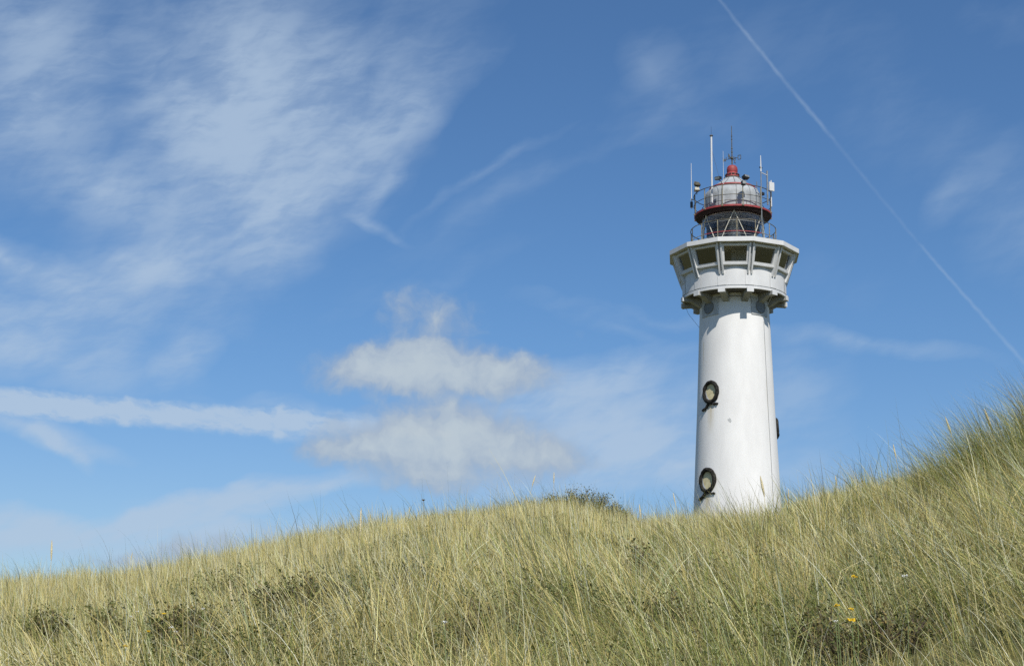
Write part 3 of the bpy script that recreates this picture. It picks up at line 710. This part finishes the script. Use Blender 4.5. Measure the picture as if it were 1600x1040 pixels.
def blades(P):
    """P: dict of arrays root(x,y,z), L, dirn (azimuth of bend), th0, th1, w, face, col -> verts, loops, starts, totals, colours"""
    n = len(P['L']); S = P['seg']; ts = np.linspace(0, 1, S + 1)
    x, y, z = [P['root'][:, k].copy() for k in range(3)]
    cx, sx = np.cos(P['dirn']), np.sin(P['dirn'])
    fx, fy = np.cos(P['face']), np.sin(P['face'])
    out = np.empty((n, 2 * S + 1, 3)); wprof = 1 - ts ** 2.2 * 0.85
    for k in range(S):
        w = P['w'] * wprof[k] * .5
        out[:, 2 * k, 0] = x - fx * w; out[:, 2 * k, 1] = y - fy * w; out[:, 2 * k, 2] = z
        out[:, 2 * k + 1, 0] = x + fx * w; out[:, 2 * k + 1, 1] = y + fy * w; out[:, 2 * k + 1, 2] = z
        tm = (ts[k] + ts[k + 1]) / 2; th = P['th0'] + P['th1'] * tm ** 1.4; st = P['L'] / S
        x += cx * np.sin(th) * st; y += sx * np.sin(th) * st; z += np.cos(th) * st
    out[:, 2 * S, 0] = x; out[:, 2 * S, 1] = y; out[:, 2 * S, 2] = z
    base = (np.arange(n) * (2 * S + 1))[:, None]
    pat = []; tot = []
    for k in range(S - 1): pat += [2 * k, 2 * k + 1, 2 * k + 3, 2 * k + 2]; tot.append(4)
    pat += [2 * S - 2, 2 * S - 1, 2 * S]; tot.append(3)
    loops = (base + np.array(pat)[None, :]).ravel()
    tot = np.tile(tot, n); colr = np.ones((n, 2 * S + 1, 4)); colr[:, :, :3] = P['col'][:, None, :]
    return out.reshape(-1, 3), loops, tot, colr.reshape(-1, 4)
def build_blades(name, parts):
    vs, ls, ts, cs = [], [], [], []; o = 0
    for p in parts:
        v, l, t, c = blades(p); vs.append(v); ls.append(l + o); ts.append(t); cs.append(c); o += len(v)
    tot = np.concatenate(ts); starts = np.concatenate([[0], np.cumsum(tot)[:-1]])
    return mesh_np(name, np.concatenate(vs), np.concatenate(ls), starts, tot, np.concatenate(cs), m_grass)

STRAW = np.array([(0.86, 0.73, 0.31), (0.90, 0.81, 0.45), (0.74, 0.61, 0.23), (0.50, 0.42, 0.15), (0.90, 0.85, 0.60)])
GREEN = np.array([(0.25, 0.29, 0.07), (0.36, 0.40, 0.11), (0.10, 0.125, 0.03), (0.44, 0.44, 0.14), (0.44, 0.50, 0.26)])
def colours(n, pg, x, y):
    pg = np.clip(pg, 0, 1); g = rng.random(n) < pg
    c = np.where(g[:, None], GREEN[rng.integers(0, 5, n)], STRAW[rng.integers(0, 5, n)])
    dead = rng.random(n) < .09 + .14 * pg; c[dead] = (.17, .14, .06)
    return np.clip(c * rng.uniform(.80, 1.15, (n, 1)), 0, .88)
def polar_pts(n, a0, a1, d0, d1f, dmax=99):
    """uniform over ground area between azimuths, from d0 to crest distance + d1f"""
    az = rng.uniform(a0, a1, n); dc = np.minimum(crest_d(az) + d1f, dmax)
    d = np.sqrt(rng.uniform(0, 1, n) * (dc ** 2 - d0 ** 2) + d0 ** 2)
    a = np.radians(az); return d * np.sin(a), d * np.cos(a), az, d
A0, A1 = -22, 22
# dark hollows of low rose scrub: (photo column, distance, radius)
HOL = []
for x, dd, r in ((480, 15.5, 1.0), (1345, 9.0, .55), (760, 13.5, .6), (270, 13, .8), (900, 12.0, .7), (1150, 8.2, .35), (560, 21, .9), (850, 20.5, .7), (610, 10.5, .6),
                (1000, 20.5, .35), (120, 17.5, .7), (1480, 13.2, .5), (420, 9.6, .6), (1050, 12.5, .5), (30, 10.5, .5), (380, 11.5, 1.0), (250, 9.5, .7), (560, 12.5, .8), (480, 8.3, .6), (780, 10.3, .6), (1030, 9.4, .5), (700, 8.0, .4), (520, 7.4, .45), (980, 7.2, .4), (330, 8.2, .4), (1250, 11, .5), (1560, 8.5, .4), (860, 9.3, .45), (200, 11.5, .5), (650, 17, .6), (940, 16.5, .5), (340, 19, .7), (1180, 14, .45)):
    d_ = direction(x, 900); k = dd / math.hypot(d_.x, d_.y); HOL.append((d_.x * k, d_.y * k, r))
def hollow(x, y):
    h = np.zeros_like(x)
    for cx_, cy_, r in HOL:
        q = np.hypot(x - cx_, (y - cy_) * .7) / (r * .85) + (vnoise(x, y, .35, 9) - .5) * .8
        h = np.maximum(h, np.clip(1.5 - q, 0, 1))
    return h
def layer(n, d0, d1f, Lm, Ls, w, seg, th0, th1, pg, tuft=0, upright=0.0, keep=None, dmin=0, dmax=99, holk=.92):
    if tuft:
        m = max(1, n // tuft); x, y, az, d = polar_pts(m, A0, A1, d0, d1f, dmax)
        tr_ = np.repeat(np.arange(m), tuft); rr = np.abs(rng.normal(0, .055 * (1.5 if tuft > 50 else 1), m * tuft)); ta = rng.uniform(0, 2 * np.pi, m * tuft)
        tl = rng.uniform(.75, 1.25, m)[tr_]; tg = rng.uniform(-.45, .45, m)[tr_]; tvx = rng.normal(0, .55, m)[tr_]; tvy = rng.normal(0, .55, m)[tr_]
        ox, oy = rr * np.cos(ta), rr * np.sin(ta); x, y, d, az = x[tr_] + ox, y[tr_] + oy, d[tr_], az[tr_]
    else:
        x, y, az, d = polar_pts(n, A0, A1, d0, d1f, dmax); ta = rng.uniform(0, 2 * np.pi, n); tl = 1.0; tg = 0; rr = np.full(n, .02)
    ho = hollow(x, y); k = rng.random(len(x)) > ho * holk
    k &= (d > dmin) & (d < dmax)
    dens = vnoise(x, y, 1.1, 5) * .6 + vnoise(x, y, .45, 6) * .4
    k &= rng.random(len(x)) < np.clip(-.45 + 2.3 * dens + .65 * np.clip((d - 12) / 10, 0, 1), .25, 1)
    if keep is not None: k &= keep(x, y, az, d)
    sel = lambda q: q[k] if isinstance(q, np.ndarray) else q
    x, y, d, az, ta, rr, tl, tg = [sel(q) for q in (x, y, d, az, ta, rr, tl, tg)]; n = len(x)
    z = ground(x, y) - .02
    L_ = np.clip(rng.normal(Lm, Ls, n), Lm * .4, Lm * 1.9) * tl
    # prevailing wind bends everything to the left (-X), varied by gusty patches
    tlx, tly = (sel(tvx), sel(tvy)) if tuft else (0, 0)
    nearw = np.clip(d / 10, .58, 1); L_ = L_ * np.clip(d / 8, .75, 1)
    gust = vnoise(x, y, 2.6, 7); swirl = (vnoise(x, y, 1.0, 31) - .5) * 1.7
    wx = -.85 + swirl; wy = (gust - .5) * 1.2 + (vnoise(x, y, .9, 32) - .5) * 1.4
    spread = np.clip(rr / .055, .1, 2.2)
    bx = wx * (0.9 + .6 * gust) * (1 - upright) + np.cos(ta) * spread * (.55 + .3 * upright) + rng.normal(0, .25, n)
    by = wy * (1 - upright) + np.sin(ta) * spread * (.55 + .3 * upright) + rng.normal(0, .25, n)
    bx = bx + tlx; by = by + tly
    mag = np.hypot(bx, by); dirn = np.arctan2(by, bx)
    p = dict(root=np.stack([x, y, z], 1), L=L_, seg=seg, dirn=dirn, th0=th0 * np.clip(mag, .2, 1.6) * rng.uniform(.5, 1.4, n),
             th1=th1 * np.clip(mag, .3, 1.5) * rng.uniform(.4, 1.5, n) * np.where(rng.random(n) < .10, 2.3, 1.0), w=w * nearw * rng.uniform(.6, 1.35, n), face=rng.uniform(0, np.pi, n),
             col=colours(n, pg(x, y, az, d) + tg, x, y))
    return p
def pg_main(x, y, az, d):
    nz = vnoise(x, y, 2.2, 21) * .6 + vnoise(x, y, .8, 22) * .4
    near = np.clip(1.15 - d / crest_d(az), 0, 1)
    rightside = np.clip((az - 4) / 12, 0, 1)
    return .05 + .55 * near * (nz * 1.5) + .14 * rightside + (nz - .5) * .5
def low(*q): return 0.0 * q[0] + .3
parts = [
    # short fine straw everywhere
    layer(52000, 3.9, 5, .20, .08, .0038, 3, .45, .50, lambda *q: pg_main(*q) * .9, upright=.6, dmax=9),
    layer(62000, 8.0, 5, .22, .09, .0042, 3, .38, .40, lambda *q: pg_main(*q) * .7, upright=.6, dmax=14),
    layer(290000, 12.0, 5, .25, .10, .0048, 3, .22, .20, lambda *q: pg_main(*q) * .32, upright=.75),
    # tussocks of long blades
    layer(26000, 3.9, 3, .54, .19, .0044, 6, .38, .95, pg_main, tuft=75, dmax=11),
    layer(24000, 9, 3, .48, .16, .0048, 5, .34, .70, pg_main, tuft=55, dmax=17),
    layer(30000, 15, 4, .38, .12, .0054, 4, .22, .45, pg_main, tuft=30, upright=.3),
    # stiff straight straw stems among them
    layer(6000, 4.2, 4, .50, .15, .0040, 3, .50, .15, lambda *q: 0 * q[0] + .08, tuft=4, dmax=15),
    layer(7000, 14, 4, .42, .12, .0050, 3, .25, .12, lambda *q: 0 * q[0] + .05, tuft=3, upright=.5),
    # flopped and broken blades lying across the others
    layer(7000, 3.9, 0, .48, .18, .0042, 6, 1.0, .9, lambda *q: 0 * q[0] + .3, tuft=3, upright=.75, dmax=13),
    # short green undergrowth and dead litter
    layer(95000, 3.9, 3, .13, .05, .0042, 2, .5, .8, lambda *q: 0 * q[0] + .75, upright=.8, holk=-1, dmax=18),
    layer(16000, 3.9, 3, .16, .06, .0035, 3, 1.1, .6, lambda *q: 0 * q[0] + .15, upright=.9, holk=-1, dmax=10),
    # sparse tall blades that break the skyline
    layer(9000, 8, 4, .68, .17, .0042, 6, .15, .85, lambda *q: 0 * q[0] + .6, tuft=6, upright=.1, keep=lambda x, y, az, d: d > crest_d(az) * .82),
]
# the tall dark tussock high on the right
def tussock(cx, cy, n, spread, Lm, pg):
    a = rng.uniform(0, 2 * np.pi, n); r = np.abs(rng.normal(0, spread, n)); x = cx + r * np.cos(a); y = cy + r * np.sin(a)
    bx = np.cos(a) * r / spread * .5 - .8 + rng.normal(0, .25, n); by = np.sin(a) * r / spread * .5 + rng.normal(0, .25, n)
    return dict(root=np.stack([x, y, ground(x, y) - .02], 1), L=rng.normal(Lm, Lm * .28, n).clip(.15, 1.3), seg=6, dirn=np.arctan2(by, bx), th0=.25 * np.hypot(bx, by),
                th1=.85 * np.hypot(bx, by) * rng.uniform(.3, 1.6, n), w=.0045 * rng.uniform(.6, 1.3, n), face=rng.uniform(0, np.pi, n), col=colours(n, np.full(n, pg), x, y))
g = build_blades('marram_grass', parts)
tag(g, 'dense straw and green dune grass bent by the wind over the whole slope', 'grass', None, 'stuff')
t_ = build_blades('grass_tussock', [tussock(CLX - .2, CLY - .2, 2600, .42, .72, .72), tussock(CLX + .55, CLY + .3, 1500, .3, .84, .62), tussock(CLX + 1.2, CLY + .5, 2200, .5, .62, .66), tussock(CLX - .7, CLY, 500, .3, .62, .6)])
tag(t_, 'tall dark green tussock of dune grass on the high right edge of the slope', 'grass tussock')

# ------------------------------------------------------------------ plants placed by where their foot stands
def hit(x, y, h=0.0):
    """ground point whose height h above the soil shows at photo pixel x, y (nearest)"""
    d = direction(x, y); q = math.hypot(d.x, d.y); az = math.degrees(math.atan2(d.x, d.y)); dm = float(crest_d(az)) * 1.02
    for k in np.arange(4.5, dm, .05):
        px_, py_ = d.x / q * k, d.y / q * k
        if float(ground(px_, py_)) + h >= d.z / q * k: return px_, py_
    return d.x / q * dm, d.y / q * dm
def at_crest(x, f=1.0):
    d = direction(x, 700); q = math.hypot(d.x, d.y); az = math.degrees(math.atan2(d.x, d.y)); k = float(crest_d(az)) * f
    return d.x / q * k, d.y / q * k
def leafy(name, x, y, w, h, nst, nl, ls, label, cat, group=None, cols=((.13, .145, .045), (.17, .175, .055), (.085, .095, .03), (.22, .17, .06)), squash=1.0):
    z = float(ground(x, y)) - .03; root = empty(name, (x, y, z)); tag(root, label, cat, group)
    st = MB(); vs = []; cs = []; r_ = random.Random(int(x * 1000) ^ int(y * 777))
    for k in range(nst):
        a = r_.uniform(0, 6.283); q = w * math.sqrt(r_.random()); hh = h * r_.uniform(.55, 1.0) * (1 - .45 * (q / w) ** 2)
        b = Vector((q * .5 * math.cos(a), q * .5 * math.sin(a) * squash, 0)); t = Vector((q * math.cos(a), q * math.sin(a) * squash, hh)); mid = (b + t) / 2 + Vector((r_.uniform(-.04, .04), r_.uniform(-.04, .04), h * .08))
        st.tube([b, mid, t], [.007, .005, .002], 5)
        for j_ in range(nl):
            u = r_.uniform(.35, 1.05); p = (b.lerp(mid, u * 2) if u < .5 else mid.lerp(t, u * 2 - 1)) + Vector([r_.gauss(0, ls * 1.3) for _ in range(3)])
            n = Vector([r_.gauss(0, 1) for _ in range(3)]) + Vector((0, 0, .8)); n.normalize(); e = n.orthogonal().normalized(); e = Matrix.Rotation(r_.uniform(0, 6.28), 3, n) @ e; f_ = n.cross(e)
            L_ = ls * r_.uniform(.6, 1.3); W_ = L_ * .62
            vs += [p - e * L_ * .5, p - e * L_ * .1 + f_ * W_ * .5 + n * L_ * .08, p + e * L_ * .5, p - e * L_ * .1 - f_ * W_ * .5 + n * L_ * .08]
            c = cols[r_.randrange(len(cols))]; m_ = r_.uniform(.8, 1.25); cs += [(c[0] * m_, c[1] * m_, c[2] * m_, 1)] * 4
    st.build('stems', m_stem, root)
    n = len(vs) // 4
    lf = mesh_np('foliage', np.array([tuple(v) for v in vs]), np.arange(4 * n), np.arange(n) * 4, np.full(n, 4), np.array(cs), m_leaf); lf.parent = root
    return root
m_stem = material('woody_stem', (0.10, 0.075, 0.045), 0.8)
SHR = 'low rose shrubs showing above the grass on the crest'
x, y = at_crest(905, .985); leafy('rose_shrub', x, y, .80, .62, 110, 60, .030, 'largest dark shrub on the skyline, left of the lighthouse where the crest is highest', 'shrub', SHR)
x, y = at_crest(948, .985); leafy('rose_shrub', x, y, .50, .54, 60, 50, .030, 'dark shrub on the skyline just right of the largest one, nearest the lighthouse', 'shrub', SHR)
x, y = at_crest(830, .985); leafy('rose_shrub', x, y, .50, .55, 50, 26, .026, 'thin twiggy shrub on the skyline between the two bushy ones', 'shrub', SHR)
x, y = at_crest(712, .985); leafy('rose_shrub', x, y, .62, .56, 80, 50, .030, 'bushy shrub on the skyline under the low grey cloud', 'shrub', SHR)
x, y = at_crest(668, .975); leafy('rose_shrub', x, y, .45, .48, 50, 44, .030, 'small shrub on the skyline beside the brown umbel seed head', 'shrub', SHR)
x, y = at_crest(530, .985); leafy('rose_shrub', x, y, .45, .46, 50, 44, .030, 'small low shrub on the skyline, leftmost of the crest shrubs', 'shrub', SHR)
LOW = 'dark leafy plants among the grass of the slope'
lowp = [(1000, 850, .20, .46, 'dark broad leafed plant alone in the pale grass below the crest left of the lighthouse'),
        (475, 905, .50, .34, 'broad patch of dark rose leaves in the hollow left of the middle of the slope'),
        (520, 898, .40, .34, 'dark rose plant at the right end of the hollow left of the middle'),
        (745, 935, .22, .40, 'dark brown green plant in the middle of the slope'),
        (820, 915, .28, .34, 'dark leafy plant in the grass right of the middle one'),
        (290, 945, .32, .36, 'dark leafy plant at the left of the slope above the white flowers'),
        (172, 950, .22, .40, 'small dark curled plant on the left below the skyline'),
        (76, 955, .22, .38, 'dark leafy plant nearest the left edge'),
        (1345, 960, .34, .26, 'dark green plant under the four yellow flowers on the right'),
        (1290, 950, .22, .26, 'dark green plant left of the yellow flowers on the right'),
        (1400, 950, .24, .26, 'dark green plant right of the yellow flowers below the white one'),
        (1040, 925, .18, .30, 'small dark green plant in the grass below the lighthouse'),
        (360, 905, .25, .34, 'dark plant between the left slope and the rose hollow'),
        (655, 880, .25, .30, 'small dark plant in the pale grass below the crest shrubs'),
        (780, 862, .20, .30, 'faint dark plant high in the pale grass left of the middle')]
for px_, py_, w_, h_, lb in lowp:
    x, y = hit(px_, py_, h_ * .8); leafy('rose_plant', x, y, w_, h_, 22 + int(40 * w_), 26, .034 * min(1, max(.42, math.hypot(x, y) / 13)), lb, 'plant', LOW)
# leafy ground cover in the hollows
vs = []; cs = []; r_ = random.Random(5); bc = ((.12, .14, .04), (.17, .18, .05), (.08, .095, .03), (.22, .18, .06))
for cx_, cy_, rh in HOL:
    n = int(3600 * rh * rh * (1 + 1.2 * (math.hypot(cx_, cy_) < 10)))
    for k in range(n):
        a = r_.uniform(0, 6.283); q = rh * 1.35 * math.sqrt(r_.random()); X_, Y_ = cx_ + q * math.cos(a), cy_ + q * 1.2 * math.sin(a)
        vs.append((X_, Y_, r_.uniform(.0, .20), r_.random()))
A_ = np.array(vs); zz_ = ground(A_[:, 0], A_[:, 1]) + A_[:, 2]; n = len(A_)
nrm = rng.normal(0, 1, (n, 3)); nrm[:, 2] = np.abs(nrm[:, 2]) + .4; nrm /= np.linalg.norm(nrm, axis=1)[:, None]
e = np.cross(nrm, rng.normal(0, 1, (n, 3))); e /= np.linalg.norm(e, axis=1)[:, None]; f_ = np.cross(nrm, e); Ls = (rng.uniform(.018, .042, n) * np.clip(np.hypot(A_[:, 0], A_[:, 1]) / 13, .4, 1))[:, None]
P = np.stack([A_[:, 0], A_[:, 1], zz_], 1); q4 = np.stack([P - e * Ls * .5, P + f_ * Ls * .3 + nrm * Ls * .1, P + e * Ls * .5, P - f_ * Ls * .3 + nrm * Ls * .1], 1).reshape(-1, 3)
cc_ = np.array(bc)[rng.integers(0, 4, n)] * rng.uniform(.8, 1.25, (n, 1)); cc4 = np.repeat(np.concatenate([cc_, np.ones((n, 1))], 1), 4, axis=0)
gc = mesh_np('ground_cover', q4, np.arange(4 * n), np.arange(n) * 4, np.full(n, 4), cc4, m_leaf); tag(gc, 'low dark leaves covering the hollows between the grass', 'ground cover', None, 'stuff')

# seed stalks
m_stalk = material('ripe_straw', (0.66, 0.55, 0.28), 0.6, var=.25, vscale=20); m_seed = material('seed_head_cream', (0.72, 0.62, 0.38), 0.7, var=.3, vscale=40, bump=.6, bscale=90)
def stalk(x, y, H_, lean, hl, hr, label, la=math.pi):
    z = float(ground(x, y)) - .02; root = empty('seed_stalk', (x, y, z)); tag(root, label, 'seed stalk', 'ripe seed stalks standing above the grass')
    P = [Vector((math.cos(la) * lean * u * u, math.sin(la) * lean * u * u * .3, H_ * u)) for u in np.linspace(0, 1, 8)]
    MB().tube(P, [.004, .004, .0035, .0035, .003, .003, .003, .0025], 5).build('stem', m_stalk, root)
    d_ = (P[-1] - P[-2]).normalized(); hd = MB(); Q = []; rs = []
    for k in range(9):
        u = k / 8; Q.append(P[-1] - d_ * hl * (1 - u) + Vector((0, 0, 0))); rs.append(max(.0015, hr * math.sin(math.pi * (.08 + .88 * u)) ** .7))
    hd.tube(Q, rs, 7); hd.build('seed_head', m_seed, root)
for px_, f, H_, ln, hl, hr, lb in [
    (97, .62, 1.02, .03, .26, .012, 'tall cream seed stalk standing alone against the sky near the left edge'),
    (215, .95, .80, -.05, .16, .009, 'pale seed stalk on the left skyline, the next one right of the tall lone stalk'),
    (603, 1, .82, .02, .16, .010, 'pale seed stalk on the skyline left of the bushy shrubs'),
    (640, 1, .88, -.04, .15, .010, 'thin seed stalk with short head on the skyline just left of the brown umbel'),
    (825, 1, 1.0, -.16, .24, .013, 'cream seed stalk leaning right beside the thin twiggy skyline shrub'),
    (866, 1, 1.0, .0, .24, .012, 'upright cream seed stalk just left of the largest skyline shrub'),
    (1004, .9, .95, .06, .26, .012, 'cream seed stalk in the dip of the skyline between shrub and lighthouse'),
    (1060, .95, .9, .10, .20, .010, 'thin seed stalk close to the left foot of the lighthouse'),
    (1197, .72, .80, .08, .26, .016, 'thick pale seed stalk in front of the white foot of the lighthouse'),
    (1232, .9, .85, .02, .2, .011, 'pale seed stalk just right of the lighthouse foot'),
    (1310, .9, .80, .06, .18, .010, 'pale seed stalk on the slope halfway between lighthouse and right edge'),
    (1405, .85, .85, .08, .20, .010, 'pale seed stalk on the skyline left of the tall tussock'),
    (1500, .78, .95, .16, .22, .012, 'leaning cream seed stalk at the left side of the tall tussock'),
    (1562, .70, .86, .14, .24, .013, 'largest cream seed stalk rising out of the tall tussock at upper right'),
    (568, .52, .78, .0, .30, .011, 'long upright pale seed stalk in the middle of the left slope'),
    (380, .42, .62, .05, .24, .011, 'pale seed stalk low on the left slope beside the arching blades')]:
    x, y = at_crest(px_, f); stalk(x, y, H_, ln, hl, hr, lb)
# flowers
m_yel = material('yellow_petals', (0.85, 0.56, 0.01), 0.6, var=.3, vscale=60); m_wht = material('white_petals', (0.78, 0.78, 0.74), 0.6); m_gst = material('green_stem', (0.16, 0.20, 0.07), 0.6)
m_brn = material('brown_seed', (0.12, 0.07, 0.03), 0.8)
def flower(name, px_, py_, H_, r, mat, label, cat, group, umbel=True):
    x, y = hit(px_, py_, H_); z = float(ground(x, y)); root = empty(name, (x, y, z)); tag(root, label, cat, group); r *= .62
    MB().tube([(0, 0, 0), (.01, 0, H_ * .5), (0, 0, H_)], [.0018, .0018, .0015], 5).build('stem', m_gst, root)
    hd = MB(); rr_ = random.Random(px_)
    for k in range(22 if umbel else 10):
        a = rr_.uniform(0, 6.28); q = r * math.sqrt(rr_.random()); c = Vector((q * math.cos(a), q * math.sin(a), H_ + .010 - q * .2 + rr_.uniform(0, .008)))
        s_ = r * .28; hd.add([c + Vector((s_ * math.cos(b), s_ * math.sin(b), rr_.uniform(-.3, .3) * s_)) for b in (0, 1.26, 2.51, 3.77, 5.03)] + [c + Vector((0, 0, s_ * .8))] + [c - Vector((0, 0, s_ * .8))],
               [(i_, (i_ + 1) % 5, 5) for i_ in range(5)] + [((i_ + 1) % 5, i_, 6) for i_ in range(5)])
    hd.build('flower_head', mat, root, smooth_=False)
YG, WG = 'small yellow flowers in the grass', 'small white flowers in the grass'
for px_, py_, r, lb in [(1335, 906, .022, 'yellow flower topmost of the four on the right slope'), (1308, 953, .020, 'yellow flower leftmost of the four on the right slope'),
                        (1330, 959, .015, 'smallest yellow flower just above the lowest one on the right slope'), (1331, 975, .024, 'lowest and broadest yellow flower on the right slope'),
                        (256, 962, .020, 'yellow flower topmost of the three on the left slope'), (231, 991, .016, 'yellow flower in the middle of the three on the left slope'), (195, 1013, .016, 'yellow flower lowest of the three on the left slope')]:
    flower('yellow_flower', px_, py_, .46 if px_ > 1000 else .44, r, m_yel, lb, 'flower', YG)
for px_, py_, r, lb in [(1413, 905, .022, 'bright white flower alone on the right slope, right of the yellow ones'), (1306, 975, .012, 'small off white flower under the leftmost yellow one'),
                        (205, 967, .020, 'white flower leftmost of the cluster on the left slope'), (214, 958, .016, 'white flower just right of and above the leftmost one on the left slope'), (267, 983, .022, 'white flower nearest below the topmost left yellow flower'),
                        (274, 990, .016, 'white flower lowest of the pair beside it on the left slope'), (317, 954, .018, 'white flower furthest right on the left slope'), (235, 948, .014, 'small white flower highest of those on the left slope'), (695, 980, .020, 'lone white flower low in the middle of the slope')]:
    flower('white_flower', px_, py_, .42, r, m_wht, lb, 'flower', WG, False)
x, y = at_crest(664, .97); z = float(ground(x, y)); um = empty('umbel_plant', (x, y, z)); tag(um, 'dry brown umbel seed head on a thin stem against the sky', 'seed head')
MB().tube([(0, 0, 0), (.02, 0, .4), (.0, 0, .68)], [.005, .004, .003], 5).build('stem', m_brn, um)
hb = MB()
for k in range(12):
    a = k * .52; hb.tube([(0, 0, .67), (.035 * math.cos(a), .035 * math.sin(a), .70)], [.002, .006], 5)
hb.build('umbel', m_brn, um)
